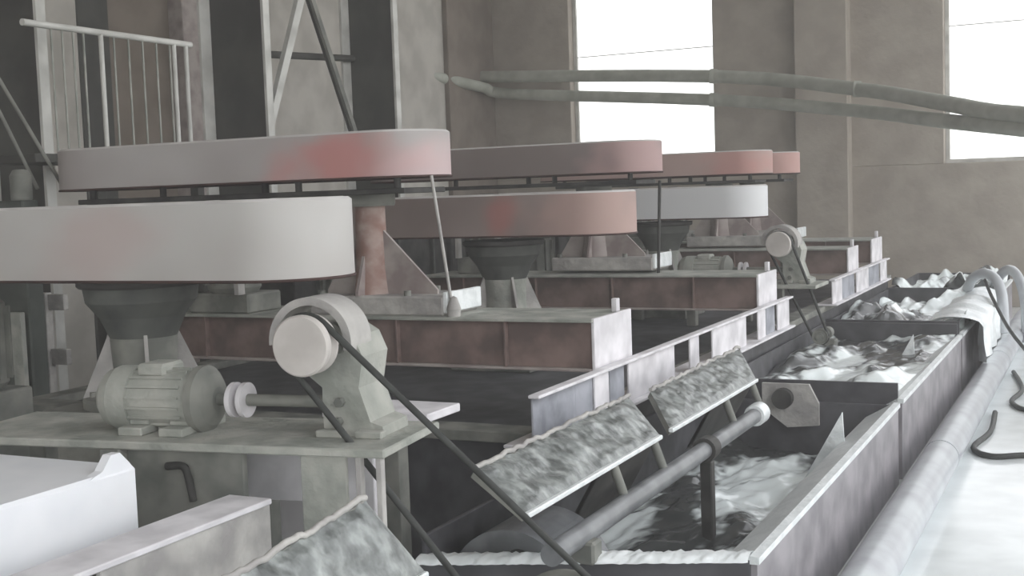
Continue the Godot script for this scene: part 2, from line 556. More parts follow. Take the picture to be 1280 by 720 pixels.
	for i in hull.size() - 1:
		path.append(P.call(hull[i].x, hull[i].y, -3.5))
	s = mb()
	tube(s, path, 0.0125, 8, true)
	made.append(solo("drive_belt", s, M.rubber, words[3], "belt", "drive belts of the scraper drives"))
	# the driven pulley below
	o = thing("driven_pulley", words[4], "pulley", P.call(lx, ly, -3.5), "driven pulleys of the scrapers")
	made.append(o)
	s = mb()
	lathe(s, P.call(lx, ly, -3.54), Vector3(0, 0, 1), [[0, 0.01], [lr * 0.8, 0.01], [lr + 0.005, 0], [lr + 0.005, 0.015], [lr - 0.015, 0.04], [lr + 0.005, 0.065], [lr + 0.005, 0.08], [lr * 0.8, 0.07], [0, 0.07]], 40)
	part("sheave", s, M.grey_steel, o)
	s = mb()
	cyl(s, P.call(lx, ly, -3.82), P.call(lx, ly, -3.44), 0.03, 14)
	part("shaft", s, M.grey_steel, o)
	s = mb()
	box(s, P.call(lx - 0.08, (0.0 if near else 0.3) - lift, -3.8), P.call(lx + 0.08, ly - 0.05, -3.68), 0.008)
	part("pedestal", s, M.grey_steel, o)
	s = mb()
	cyl(s, P.call(lx, ly, -3.8), P.call(lx, ly, -3.7), 0.05, 20)
	part("bearing", s, M.grey_steel, o)
	# the whole drive stands a little askew to the row
	if near:
		var c: Vector3 = P.call(-2.49, 0, -3.5)
		var turn := Transform3D(Basis(Vector3.UP, 0.14), c - Basis(Vector3.UP, 0.14) * c)
		for q in made: q.transform = turn * q.transform

func scraper_board(label: String, za: float, zb: float, zc: float, zd: float, xu: float, yu: float, xl: float, yl: float, seed_: int, drop := 0.0) -> void:
	# upper edge (xu, yu) from za to zb, lower edge (xl, yl) from zc to zd; the face is caked with froth
	var o := thing("scraper_board", label, "scraper board", Vector3(xl, yl, (zc + zd) * 0.5), "froth scraper boards along the cells")
	var nrm := Vector3(yu - yl, xl - xu, 0).normalized()
	var s := mb()
	var a := Vector3(xu, yu - drop, za); var b := Vector3(xu, yu, zb); var c := Vector3(xl, yl, zd); var d := Vector3(xl, yl, zc)
	var t := -nrm * 0.03
	quad(s, a + t, b + t, c + t, d + t, -nrm)
	quad(s, a, d, d + t, a + t, Vector3(0, 0, 1)); quad(s, b, c, c + t, b + t, Vector3(0, 0, -1))
	quad(s, a, b, b + t, a + t, Vector3(-1, 1, 0)); quad(s, c, d, d + t, c + t, Vector3(1, -1, 0))
	quad(s, a, b, c, d, nrm)
	part("plate", s, M.grey_steel, o)
	s = mb()
	s.set_smooth_group(1)
	var nu := 22; var nv := 90
	var pt := func(i: int, j: int) -> Vector3:
		var u := float(i) / nu; var v := float(j) / nv
		var p := a.lerp(b, v).lerp(d.lerp(c, v), u)
		var h := 0.012 + 0.02 * fn.get_noise_3d(p.x * 200, p.y * 200 + seed_ * 7, p.z * 120) + 0.004 * fn.get_noise_3d(p.x * 700, p.y * 700, p.z * 600 + seed_)
		var e := minf(minf(u, 1 - u) * 7.0, minf(v, 1 - v) * 30.0)
		return p + nrm * (maxf(h, 0.003) * clampf(e, 0.15, 1.0)) + Vector3(0, 0.012 * fn.get_noise_1d(p.z * 500) if i == 0 else 0.0, 0)
	for i in nu:
		for j in nv:
			quad(s, pt.call(i, j), pt.call(i + 1, j), pt.call(i + 1, j + 1), pt.call(i, j + 1), nrm)
	s.set_smooth_group(-1)
	var cr := part("froth_crust", s, M.crust, o, "lumpy dried froth caked on the face")
	cr.set_meta("kind", "stuff")
	s = mb()
	box(s, Vector3(xl - 0.012, yl - 0.012, zc), Vector3(xl + 0.014, yl + 0.008, zd), 0.004)
	part("edge_bar", s, M.white_wet, o, "bright edge bar along the lower side")
	s = mb()
	var bead := []
	for k in 61:
		var zz := lerpf(za, zb, k / 60.0)
		bead.append(Vector3(xu + 0.006 * fn.get_noise_1d(zz * 400), yu - drop * (1.0 - k / 60.0) + 0.012 + 0.014 * fn.get_noise_1d(zz * 300 + seed_), zz))
	tube(s, bead, 0.01, 8)
	part("crest", s, M.dust_pale, o, "bright lumpy crest along the upper edge")
	s = mb()
	quad(s, Vector3(xl - 0.02, yl - 0.02, zc - 0.75), Vector3(xl - 0.02, yl - 0.02, zd), Vector3(xl - 0.16, 0.5, zd), Vector3(xl - 0.16, 0.5, zc - 0.75), Vector3(1, 0.4, 0))
	quad(s, Vector3(xl - 0.04, yl - 0.02, zc - 0.75), Vector3(xl - 0.04, yl - 0.02, zd), Vector3(xl - 0.18, 0.5, zd), Vector3(xl - 0.18, 0.5, zc - 0.75), Vector3(-1, -0.4, 0))
	part("hanging_plate", s, M.dark_steel, o, "dark plate hanging below the edge bar")
	for q in [0.6, 0.95]:
		var zz := lerpf(zc, zd, q)
		s = mb()
		cyl(s, Vector3(-1.8, 0.6, zz), Vector3(xl - 0.01, yl, zz), 0.02, 10)
		part("arm", s, M.grey_steel, o)

func scraper_shaft(label: String, za: float, zb: float) -> void:
	var o := thing("scraper_shaft", label, "shaft", Vector3(-1.8, 0.6, (za + zb) * 0.5), "scraper shafts")
	var s := mb()
	cyl(s, Vector3(-1.8, 0.6, za), Vector3(-1.8, 0.6, zb), 0.042, 20)
	part("rod", s, M.grey_wet, o)
	s = mb()
	lathe(s, Vector3(-1.8, 0.6, zb), Vector3(0, 0, -1), [[0, 0], [0.058, 0], [0.062, 0.02], [0.062, 0.12], [0.045, 0.15], [0, 0.15]], 24)
	part("end_cap", s, M.white_wet, o, "pale end cap")
	for z in [zb + 0.9]:
		s = mb()
		box(s, Vector3(-1.83, 0.05, z - 0.03), Vector3(-1.77, 0.54, z + 0.03), 0.006)
		part("bearing_stand", s, M.dark_steel, o)
		s = mb()
		cyl(s, Vector3(-1.8, 0.6, z - 0.05), Vector3(-1.8, 0.6, z + 0.05), 0.06, 20)
		part("bearing", s, M.dark_steel, o)
	s = mb()
	box(s, Vector3(-1.87, 0.5, -4.27), Vector3(-1.73, 0.585, -4.18), 0.01)
	part("bearing_block", s, M.grey_steel, o)

# a launder box: outer wall, end walls, floor and triangular braces
func launder(label: String, za: float, zb: float, front_top: float, side_top: float, fins: Array, skew := 0.0) -> void:
	var xa := -2.38; var xb := -1.2
	var o := thing("launder", label, "launder", Vector3(-1.8, 0, (za + zb) * 0.5), "froth launders along the row")
	var s := mb()
	extr(s, PackedVector2Array([Vector2(za, 0.0), Vector2(zb, 0.0), Vector2(zb, side_top), Vector2(za - 0.02, side_top)]), Vector3(xb - 0.012, 0, 0), Vector3(0, 0, 1), Vector3.UP, Vector3(0.024, 0, 0))
	part("outer_wall", s, M.grey_sheet, o)
	s = mb()
	extr(s, PackedVector2Array([Vector2(xb + 0.024, side_top - 0.015), Vector2(xb + 0.024, side_top + 0.012), Vector2(xb - 0.012, side_top + 0.016), Vector2(xb - 0.18, side_top - 0.08), Vector2(xb - 0.18, side_top - 0.1), Vector2(xb - 0.014, side_top - 0.015)]), Vector3(0, 0, zb), Vector3.RIGHT, Vector3.UP, Vector3(0, 0, za - zb))
	part("rim", s, M.white_wet, o, "bright encrusted rim")
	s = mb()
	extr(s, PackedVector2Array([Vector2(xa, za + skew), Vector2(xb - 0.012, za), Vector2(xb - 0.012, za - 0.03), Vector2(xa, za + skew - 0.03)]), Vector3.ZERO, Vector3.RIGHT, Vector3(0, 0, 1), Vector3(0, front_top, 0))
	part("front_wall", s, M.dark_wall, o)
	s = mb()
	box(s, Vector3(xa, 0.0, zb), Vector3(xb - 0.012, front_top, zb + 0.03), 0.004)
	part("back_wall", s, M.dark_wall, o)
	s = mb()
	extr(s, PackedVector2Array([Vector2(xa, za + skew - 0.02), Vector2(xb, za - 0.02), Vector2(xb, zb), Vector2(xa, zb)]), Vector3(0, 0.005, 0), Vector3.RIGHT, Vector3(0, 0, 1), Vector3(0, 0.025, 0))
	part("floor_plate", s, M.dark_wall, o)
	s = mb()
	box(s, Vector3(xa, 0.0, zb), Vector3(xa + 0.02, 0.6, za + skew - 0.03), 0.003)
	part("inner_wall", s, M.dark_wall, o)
	for q in fins:
		s = mb()
		extr(s, PackedVector2Array([Vector2(q[0], q[2]), Vector2(q[0] - 0.3, 0.06), Vector2(q[0] + 0.03, 0.06)]), Vector3(0, 0, q[1]), Vector3.RIGHT, Vector3.UP, Vector3(0, 0, 0.02))
		part("brace", s, M.white_wet, o, "pale triangular brace")

func froth(called: String, label: String, za: float, zb: float, y: float, amp: float, bright: Callable, seed_: int, heap := 0.0, skew := 0.0, xa := -2.35, xb := -1.22) -> void:
	org = Vector3((xa + xb) * 0.5, y, (za + zb) * 0.5)
	var s := mb()
	var hf := func(x: float, z: float) -> float:
		var big := fn.get_noise_3d(x * 70 + z * 14, seed_ * 11, z * 26)
		var fine := fn.get_noise_3d(x * 260, seed_ * 5, z * 200)
		var tiny := fn.get_noise_3d(x * 900, seed_, z * 800)
		return y + amp * (big + 0.2 * fine + 0.06 * tiny) + heap * maxf(0.0, big)
	var hc := func(x: float, z: float, yy: float) -> Color:
		var k := fn.get_noise_3d(x * 80 + 40, seed_ * 3, z * 34) + 0.3 * fn.get_noise_3d(x * 420, seed_, z * 300)
		return Color(0.055, 0.06, 0.062).lerp(Color(0.86, 0.92, 0.91), smoothstep(-0.1, 0.16, k + bright.call(x, z)))
	field(s, xa, xb, za, zb, 46, int(absf(za - zb) * 34), hf, hc, skew)
	var m := solo(called, s, M.froth, label, "froth")
	m.set_meta("kind", "stuff")

func _ready() -> void:
	# ---------------------------------------------------------------- camera, sky, exposure
	var cam := Camera3D.new()
	cam.name = "camera"
	cam.transform = Transform3D(Basis(Vector3(0.9002461776, -0.0348730506, -0.4339823625), Vector3(-0.0024084675, 0.9963728736, -0.0850605428), Vector3(0.4353745732, 0.077620661, 0.8968968804)).orthonormalized(), Vector3(0, 1.9, 0))
	cam.fov = 26.15
	cam.near = 0.05
	cam.far = 200.0
	add_child(cam)
	cam.current = true
	var we := WorldEnvironment.new()
	we.name = "environment"
	var env := Environment.new()
	env.background_mode = Environment.BG_SKY
	var sky := Sky.new()
	var sm := ProceduralSkyMaterial.new()
	sm.sky_top_color = Color(0.97, 0.98, 1.0)
	sm.sky_horizon_color = Color(1.0, 0.995, 0.985)
	sm.ground_horizon_color = Color(0.9, 0.89, 0.88)
	sm.ground_bottom_color = Color(0.6, 0.6, 0.58)
	sm.sky_energy_multiplier = 1.0
	sm.sun_angle_max = 1.0
	sky.sky_material = sm
	env.sky = sky
	env.tonemap_mode = Environment.TONE_MAPPER_LINEAR
	env.tonemap_exposure = 2.85
	env.sdfgi_enabled = true
	env.ssao_enabled = true
	env.ssil_enabled = true
	env.fog_enabled = true
	env.fog_light_color = Color(1.0, 0.99, 0.98)
	env.fog_density = 0.0115
	we.environment = env
	add_child(we)

	fn.seed = 11
	fn.noise_type = FastNoiseLite.TYPE_SIMPLEX_SMOOTH
	fn.frequency = 0.03
	fn.fractal_type = FastNoiseLite.FRACTAL_FBM
	fn.fractal_octaves = 3

	# ---------------------------------------------------------------- materials
	M.paint = painted(0.75)
	M.dust_top = dusty(1, grey(0.74, 0.01), grey(0.84, 0.01), 0.9)
	M.dust_pale = dusty(2, Color(0.62, 0.61, 0.6), Color(0.76, 0.75, 0.73), 0.85, 0.9, 0.0, 0.4)
	M.dust_green = dusty(3, Color(0.56, 0.575, 0.545), Color(0.7, 0.7, 0.67), 0.85, 0.9, 0.0, 0.4)
	M.dust_pink = dusty(4, Color(0.58, 0.53, 0.52), Color(0.7, 0.67, 0.65), 0.85, 0.9)
	M.dust_cool = dusty(5, Color(0.55, 0.56, 0.59), Color(0.68, 0.69, 0.72), 0.75, 0.9)
	M.white_dust = dusty(6, Color(0.82, 0.81, 0.82), Color(0.93, 0.92, 0.93), 0.8, 0.9)
	M.white_wet = dusty(7, Color(0.88, 0.9, 0.9), Color(0.97, 0.985, 0.985), 0.3, 1.6, 0.0, 0.4)
	M.grey_steel = dusty(8, Color(0.42, 0.43, 0.41), Color(0.56, 0.56, 0.53), 0.75, 0.9)
	M.grey_wet = dusty(9, Color(0.42, 0.43, 0.44), Color(0.56, 0.57, 0.58), 0.35, 0.9)
	M.grey_sheet = dusty(10, Color(0.5, 0.49, 0.505), Color(0.62, 0.605, 0.62), 0.5, 0.7)
	M.dark_steel = dusty(11, Color(0.17, 0.17, 0.165), Color(0.29, 0.285, 0.275), 0.7, 0.9)
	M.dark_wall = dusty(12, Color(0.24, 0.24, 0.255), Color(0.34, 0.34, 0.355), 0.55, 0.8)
	M.rust_dark = dusty(13, Color(0.22, 0.16, 0.15), Color(0.34, 0.25, 0.23), 0.85, 0.9)
	M.rust_web = dusty(14, Color(0.39, 0.33, 0.31), Color(0.53, 0.45, 0.425), 0.8, 0.8)
	M.rust_red = dusty(15, Color(0.58, 0.45, 0.41), Color(0.72, 0.65, 0.62), 0.8, 1.4)
	M.pulley_face = dusty(16, Color(0.72, 0.7, 0.68), Color(0.8, 0.78, 0.76), 0.85, 0.9)
	M.crust = dusty(17, Color(0.33, 0.345, 0.34), Color(0.68, 0.7, 0.69), 0.3, 1.6, 0.0, 0.5, 0.012)
	M.rubber = dusty(18, Color(0.13, 0.14, 0.13), Color(0.24, 0.25, 0.24), 0.6, 2.0)
	M.wall = dusty(19, Color(0.62, 0.585, 0.545), Color(0.68, 0.65, 0.605), 0.9, 0.35, 0.0, 0.2)
	M.wall_brown = dusty(20, Color(0.47, 0.43, 0.39), Color(0.53, 0.49, 0.45), 0.9, 0.4)
	M.wall_pale = dusty(21, Color(0.69, 0.675, 0.645), Color(0.77, 0.755, 0.725), 0.9, 0.35)
	M.concrete = dusty(22, Color(0.9, 0.92, 0.92), Color(0.96, 0.98, 0.98), 0.16, 0.5)
	M.column = dusty(23, Color(0.23, 0.23, 0.215), Color(0.29, 0.29, 0.27), 0.75, 0.5)
	M.column_edge = dusty(24, Color(0.74, 0.74, 0.72), Color(0.86, 0.86, 0.84), 0.75, 0.5)
	M.pipe_green = dusty(25, Color(0.62, 0.635, 0.59), Color(0.72, 0.73, 0.69), 0.7, 0.6)
	M.pipe_wet = dusty(26, Color(0.68, 0.69, 0.71), Color(0.77, 0.79, 0.8), 0.3, 0.8)
	M.cabinet = dusty(27, Color(0.26, 0.28, 0.26), Color(0.34, 0.36, 0.34), 0.7, 0.6)
	M.box_white = dusty(28, Color(0.93, 0.94, 0.955), Color(0.97, 0.975, 0.985), 0.5, 0.5)
	M.slurry = dusty(29, Color(0.3, 0.3, 0.3), Color(0.45, 0.45, 0.44), 0.25, 0.8, 0.0, 0.6)
	M.froth = painted(0.18)
	M.housing = dusty(31, Color(0.27, 0.28, 0.27), Color(0.38, 0.39, 0.37), 0.75, 0.9)
	var gl := StandardMaterial3D.new()
	gl.transparency = BaseMaterial3D.TRANSPARENCY_ALPHA
	gl.albedo_color = Color(0.95, 0.98, 0.97, 0.06)
	gl.roughness = 0.0
	M.glass = gl

	# ---------------------------------------------------------------- the hall
	var s := mb()
	org = Vector3.ZERO
	box(s, Vector3(-9.7, -0.25, -19.3), Vector3(2.6, 0, 6.2), 0.001)
	struct("floor", s, M.concrete, "pale wet concrete floor")
	s = mb()
	box(s, Vector3(-9.9, 10.4, -19.5), Vector3(2.8, 10.65, 6.4), 0.001)
	struct("ceiling", s, M.wall, "plain ceiling of the hall")
	# back wall round its two windows
	var wx := [[-9.7, -8.03], [-5.6, -2.19], [2.3, 2.65]]
	s = mb()
	for q in wx: box(s, Vector3(q[0], 2.085, -19.35), Vector3(q[1], 9.0, -19.0), 0.01)
	box(s, Vector3(-9.7, 0, -19.35), Vector3(2.65, 2.085, -19.0), 0.01)
	box(s, Vector3(-9.7, 9.0, -19.35), Vector3(2.65, 10.4, -19.0), 0.01)
	struct("wall_back", s, M.wall, "stained grey-brown plaster end wall")
	for q in [[-8.03, -5.6, 1], [-2.19, 2.3, 2]]:
		var w := Node3D.new()
		w.name = "window_%d" % q[2]
		add_child(w)
		w.set_meta("kind", "structure"); w.set_meta("label", ["tall bright window left of the pilaster", "tall bright window at the right end of the wall"][q[2] - 1])
		s = mb()
		for x in [q[0], q[1] - 0.06]: box(s, Vector3(x, 2.085, -19.24), Vector3(x + 0.06, 9.0, -19.18), 0.004)
		for y in [2.085, 8.94]: box(s, Vector3(q[0] + 0.06, y, -19.24), Vector3(q[1] - 0.06, y + 0.06, -19.18), 0.004)
		part("window_frame", s, M.column_edge, w)
		s = mb()
		box(s, Vector3(q[0] + 0.06, 4.06, -19.225), Vector3(q[1] - 0.06, 4.075, -19.2), 0.003)
		part("transom", s, M.column_edge, w)
		for y in [[2.145, 4.06], [4.085, 8.94]]:
			s = mb()
			box(s, Vector3(q[0] + 0.06, y[0], -19.215), Vector3(q[1] - 0.06, y[1], -19.209), 0.001)
			part("pane", s, M.glass, w)
	s = mb()
	box(s, Vector3(-4.28, 0, -19.02), Vector3(-3.5, 10.4, -18.72), 0.015)
	struct("trim_1", s, M.wall, "wide plaster pilaster between the two windows")
	s = mb()
	box(s, Vector3(-9.52, 0, -19.02), Vector3(-9.44, 10.4, -18.9), 0.01)
	struct("trim_2", s, M.column_edge, "thin pale pipe casing in the far corner")
	# left wall: pale plaster far off, brown sheet nearer
	s = mb()
	box(s, Vector3(-9.9, 0, -17.4), Vector3(-9.5, 10.4, -11.9), 0.01)
	struct("wall_left", s, M.wall_pale, "pale plaster side wall behind the columns")
	s = mb()
	box(s, Vector3(-9.9, 0, -11.9), Vector3(-9.5, 10.4, 6.2), 0.01)
	struct("wall_left", s, M.wall_brown, "brown stained side wall behind the handrail")
	s = mb()
	box(s, Vector3(-9.52, 0, -9.58), Vector3(-9.44, 10.3, -8.3), 0.01)
	struct("trim_4", s, M.wall_pale, "pale wall panel behind the near end of the handrail")
	s = mb()
	box(s, Vector3(-9.52, 0, -10.05), Vector3(-9.46, 10.3, -9.6), 0.01)
	struct("trim_5", s, M.column, "dark upright slot in the side wall behind the handrail")
	s = mb()
	box(s, Vector3(-9.52, 0, -11.4), Vector3(-9.3, 10.3, -11.02), 0.01)
	struct("trim_6", s, M.dust_pink, "pinkish pilaster on the side wall left of the columns")
	s = mb()
	box(s, Vector3(-9.9, 0, -19.35), Vector3(-9.42, 10.4, -17.4), 0.01)
	struct("trim_3", s, M.wall_brown, "dark brown corner pier")
	# right wall and front wall with rows of window openings
	s = mb()
	box(s, Vector3(2.4, 0, -19.35), Vector3(2.7, 0.15, 6.2), 0.01)
	box(s, Vector3(2.4, 8.4, -19.35), Vector3(2.7, 10.4, 6.2), 0.01)
	for k in 7: box(s, Vector3(2.4, 0.15, -19.35 + k * 4.2), Vector3(2.7, 8.4, -18.95 + k * 4.2), 0.01)
	struct("wall_right", s, M.wall_pale, "right side wall with tall window openings")
	s = mb()
	box(s, Vector3(-9.9, 0, 6.0), Vector3(2.7, 1.2, 6.3), 0.01)
	box(s, Vector3(-9.9, 4.6, 6.0), Vector3(2.7, 10.4, 6.3), 0.01)
	for x in [-9.9, -6.4, -2.6, 2.1]: box(s, Vector3(x, 1.2, 6.0), Vector3(x + 0.6, 4.6, 6.3), 0.01)
	struct("wall_front", s, M.wall_pale, "wall behind the viewer with window openings")

	# ---------------------------------------------------------------- steel columns, braces, handrail
	for q in [[-7.35, -6.87, -6.6, "dark steel column at the left edge beside the handrail"], [-7.29, -6.69, -9.0, "dark steel column left of the crossing braces"], [-7.31, -6.75, -11.3, "dark steel column right of the crossing braces"]]:
		var o := thing("steel_column", q[3], "steel column", Vector3((q[0] + q[1]) * 0.5, 0, q[2]), "dark steel columns behind the covers")
		s = mb()
		box(s, Vector3(q[0] + 0.015, 0.02, q[2] - 0.02), Vector3(q[1] - 0.015, 10.4, q[2] + 0.01), 0.003)
		part("web", s, M.column, o)
		for x in [q[0], q[1]]:
			s = mb()
			var out: float = 0.15 if x == q[0] else 0.03
			box(s, Vector3(x - 0.015, 0.02, q[2] - 0.06), Vector3(x + 0.015, 10.4, q[2] + out), 0.003)
			part("flange", s, M.column_edge, o)
		s = mb()
		box(s, Vector3(q[0] - 0.12, 0, q[2] - 0.25), Vector3(q[1] + 0.12, 0.03, q[2] + 0.25), 0.004)
		part("base_plate", s, M.column, o)
	org = Vector3(-7.0, 2.3, -9.3)
	s = mb()
	extr(s, PackedVector2Array([Vector2(-9.16, 2.2), Vector2(-9.25, 2.2), Vector2(-10.2, 4.2), Vector2(-10.13, 4.28)]), Vector3(-7.0, 0, 0), Vector3(0, 0, 1), Vector3.UP, Vector3(0.05, 0, 0))
	solo("steel_brace", s, M.column_edge, "pale slanting brace rising away from the left column", "brace")
	var o := thing("steel_brace", "dark double-angle brace leaning against the right column", "brace", Vector3(-7.0, 2.2, -11.1))
	for x in [-7.14, -7.07]:
		s = mb()
		var sh := 0.0 if x < -7.1 else 0.05
		extr(s, PackedVector2Array([Vector2(-11.1 + sh, 2.3), Vector2(-11.17 + sh, 2.3), Vector2(-10.13 + sh, 4.28), Vector2(-10.06 + sh, 4.28)]), Vector3(x, 0, 0), Vector3(0, 0, 1), Vector3.UP, Vector3(0.03, 0, 0))
		part("angle_bar", s, M.column if x < -7.1 else M.grey_steel, o)
	org = Vector3(-7.24, 3.27, -10.2)
	s = mb()
	cyl(s, Vector3(-7.24, 3.24, -9.0), Vector3(-7.24, 3.36, -11.25), 0.035, 14)
	solo("girt_pipe", s, M.column, "dark level pipe between the two braced columns", "pipe")
	o = thing("walkway", "raised steel walkway carrying the handrail", "walkway", Vector3(-7.6, 0, -7.2))
	s = mb()
	box(s, Vector3(-6.84, 2.2, -8.1), Vector3(-6.4, 2.26, -6.05), 0.004)
	part("deck", s, M.column, o)
	for q in [[-6.7, -8.0], [-6.7, -6.9]]:
		s = mb()
		box(s, Vector3(q[0], 0, q[1]), Vector3(q[0] + 0.08, 2.2, q[1] + 0.08), 0.004)
		part("leg", s, M.column, o)
	o = thing("handrail", "pale steel handrail with thin upright bars", "railing", Vector3(-6.6, 2.26, -7.1))
	s = mb()
	cyl(s, Vector3(-6.6, 3.15, -6.2), Vector3(-6.6, 3.15, -7.9), 0.024, 12)
	part("top_rail", s, M.column_edge, o)
	for z in [-6.92, -7.7, -7.84]:
		s = mb()
		cyl(s, Vector3(-6.6, 2.26, z), Vector3(-6.6, 3.14, z), 0.018, 10)
		part("post", s, M.column_edge, o)
	for k in 9:
		var z := -6.45 - k * (0.1 if k < 4 else 0.15)
		s = mb()
		cyl(s, Vector3(-6.6, 2.26, z), Vector3(-6.6, 3.14, z), 0.008, 6)
		part("baluster", s, M.dust_green, o)
	# the cabinet, the stringer and the canister at the left edge
	o = thing("control_cabinet", "dark green cabinet with a pale-edged door at the left edge", "cabinet", Vector3(-6.3, 0, -5.75))
	s = mb()
	box(s, Vector3(-6.75, 0, -5.63), Vector3(-5.95, 1.95, -5.5), 0.01)
	part("body", s, M.cabinet, o)
	var dr := mb()
	box(dr, Vector3(-6.7, 0.1, -5.5), Vector3(-6.0, 1.24, -5.47), 0.005)
	var door := part("door", dr, M.cabinet, o)
	s = mb()
	box(s, Vector3(-6.06, 0.08, -5.485), Vector3(-5.97, 1.27, -5.45), 0.004)
	part("door_edge", s, M.dust_green, o, "pale grey-green door edge")
	s = mb()
	box(s, Vector3(-6.3 - org.x + org.x, 0.92, -5.468), Vector3(-6.1, 0.95, -5.44), 0.004)
	var hd := mesh_of(s, M.white_dust)
	hd.name = "handle"; door.add_child(hd); hd.set_meta("label", "bright bar handle")
	org = Vector3(-6.02, 1.95, -5.565)
	s = mb()
	lathe(s, org, Vector3.UP, [[0, 0], [0.06, 0], [0.065, 0.01], [0.065, 0.15], [0.045, 0.185], [0.02, 0.19], [0, 0.19]], 20)
	solo("canister", s, M.grey_steel, "small grey canister on the dark cabinet", "canister")
	o = thing("stair_rail", "dark slanting stair rails at the left edge above the canister", "railing", Vector3(-6.4, 1.95, -5.75))
	for q in [0.0, 0.13]:
		s = mb()
		cyl(s, Vector3(-6.5 + q, 2.75, -5.75), Vector3(-6.08 + q * 0.7, 2.02, -5.75 - q), 0.012, 10)
		part("rail", s, M.grey_steel, o)
	o = thing("frame_post", "pale upright post with two stub arms under the nearest cover", "steel post", Vector3(-6.12, 0, -5.8))
	s = mb()
	box(s, Vector3(-6.17, 0, -5.83), Vector3(-6.1, 1.36, -5.77), 0.004)
	part("upright", s, M.dust_pale, o)
	for y in [1.25, 0.9]:
		s = mb()
		box(s, Vector3(-6.1, y, -5.83), Vector3(-5.96, y + 0.1, -5.79), 0.004)
		part("stub_arm", s, M.dust_pale, o)

	# pipes along the end wall
	o = thing("wall_pipe", "upper of the two green-grey pipes across the windows", "pipe", Vector3(-5, 3.3, -18.2))
	s = mb()
	tube(s, smooth([Vector3(-9.95, 3.85, -18.6), Vector3(-5.37, 3.51, -18.2), Vector3(-3.09, 3.11, -17.2), Vector3(-1.78, 2.76, -15.5), Vector3(-0.68, 2.46, -13.5), Vector3(2.5, 1.9, -8.2)], 4), 0.095, 16)
	part("pipe_run", s, M.pipe_green, o)
	for x in [Vector3(-5.37, 3.51, -18.2), Vector3(-3.09, 3.11, -17.2)]:
		s = mb()
		cyl(s, x + Vector3(-0.05, 0.005, 0.01), x + Vector3(0.05, -0.005, -0.01), 0.11, 18)
		part("joint_flange", s, M.pipe_green, o)
	o = thing("wall_pipe", "lower of the two green-grey pipes across the windows", "pipe", Vector3(-5, 3.0, -18.2))
	s = mb()
	tube(s, smooth([Vector3(-9.6, 3.75, -17.0), Vector3(-9.3, 3.62, -18.3), Vector3(-8.9, 3.5, -18.6), Vector3(-5.38, 3.16, -18.2), Vector3(-3.1, 2.82, -17.2), Vector3(-1.79, 2.55, -15.5), Vector3(-0.68, 2.33, -13.5), Vector3(2.5, 1.7, -8.2)], 4), 0.088, 16)
	part("pipe_run", s, M.pipe_green, o)
	for x in [Vector3(-5.38, 3.16, -18.2)]:
		s = mb()
		cyl(s, x + Vector3(-0.05, 0.005, 0.01), x + Vector3(0.05, -0.005, -0.01), 0.105, 18)
		part("joint_flange", s, M.pipe_green, o)

	# ---------------------------------------------------------------- the flotation tank
	o = thing("flotation_tank", "long dark steel flotation tank under the beams", "tank", Vector3(-4.4, 0, -10))
	s = mb()
	box(s, Vector3(-5.88, 0, -15.2), Vector3(-2.4, 0.7, -5.3), 0.004)
	part("shell", s, M.dark_wall, o)
	s = mb()
	box(s, Vector3(-5.92, 0.7, -5.42), Vector3(-2.36, 0.755, -5.24), 0.005)
	part("end_rim", s, M.grey_steel, o)
	s = mb()
	box(s, Vector3(-2.52, 0.7, -15.2), Vector3(-2.36, 0.755, -5.42), 0.005)
	part("side_rim", s, M.grey_steel, o)
	s = mb()
	box(s, Vector3(-5.92, 0.7, -15.2), Vector3(-5.77, 0.755, -5.42), 0.005)
	part("side_rim", s, M.grey_steel, o)
	for k in 3:
		o = thing("tank_bank", "dark tank standing behind the row of machines, %s of three" % ["nearest", "middle", "farthest"][k], "tank", Vector3(-6.5, 0, -9.4 - k * 2.7), "dark tanks behind the row")
		s = mb()
		box(s, Vector3(-6.5, 0, -8.3 - k * 2.7), Vector3(-6.0, 1.7, -10.9 - k * 2.7), 0.01)
		part("shell", s, M.dark_steel, o)
		s = mb()
		box(s, Vector3(-6.53, 1.7, -8.28 - k * 2.7), Vector3(-5.96, 1.74, -10.92 - k * 2.7), 0.006)
		part("rim", s, M.dark_steel, o)
		for j in 4:
			s = mb()
			box(s, Vector3(-6.0, 0, -8.6 - k * 2.7 - j * 0.65), Vector3(-5.96, 1.7, -8.64 - k * 2.7 - j * 0.65), 0.004)
			part("stiffener", s, M.housing, o)
	# pedestals that carry the low housings
	var zl := [-4.3, -7.62, -10.95]
	var place := ["nearest", "middle", "farthest"]
	for k in 3:
		var x: float = -3.95 if k == 0 else -3.75
		var o2 := thing("housing_pedestal", "plain steel pedestal under the %s low cover" % place[k], "pedestal", Vector3(x, 0.7 if k else 0.0, zl[k]), "pedestals of the low housings")
		s = mb()
		box(s, Vector3(x - 0.3, 0.7 if k else 0.0, zl[k] - 0.3), Vector3(x + 0.3, 0.97, zl[k] + 0.28), 0.006)
		part("block", s, M.grey_steel, o2)
		s = mb()
		box(s, Vector3(x - 0.34, 0.97, zl[k] - 0.32), Vector3(x + 0.34, 1.0, zl[k] + 0.3), 0.004)
		part("cap_plate", s, M.grey_steel, o2)
		bearing_low(["dark flared bearing housing behind the nearest electric motor", "ribbed bearing housing under the middle low cover", "ribbed bearing housing under the far white cover"][k], x, zl[k])

	# ---------------------------------------------------------------- belt covers
	var red := Color(0.55, 0.1, 0.08)
	belt_cover("large pale dusty cover in front at the left, nearest of the low ones", -5.5, -2.86, -4.3, 1.57, 1.905, Color(0.47, 0.45, 0.43), Color(0.56, 0.55, 0.53), [[-3.9, 1.75, 0.35, 0.3, Color(0.5, 0.36, 0.34), 0.45]], false)
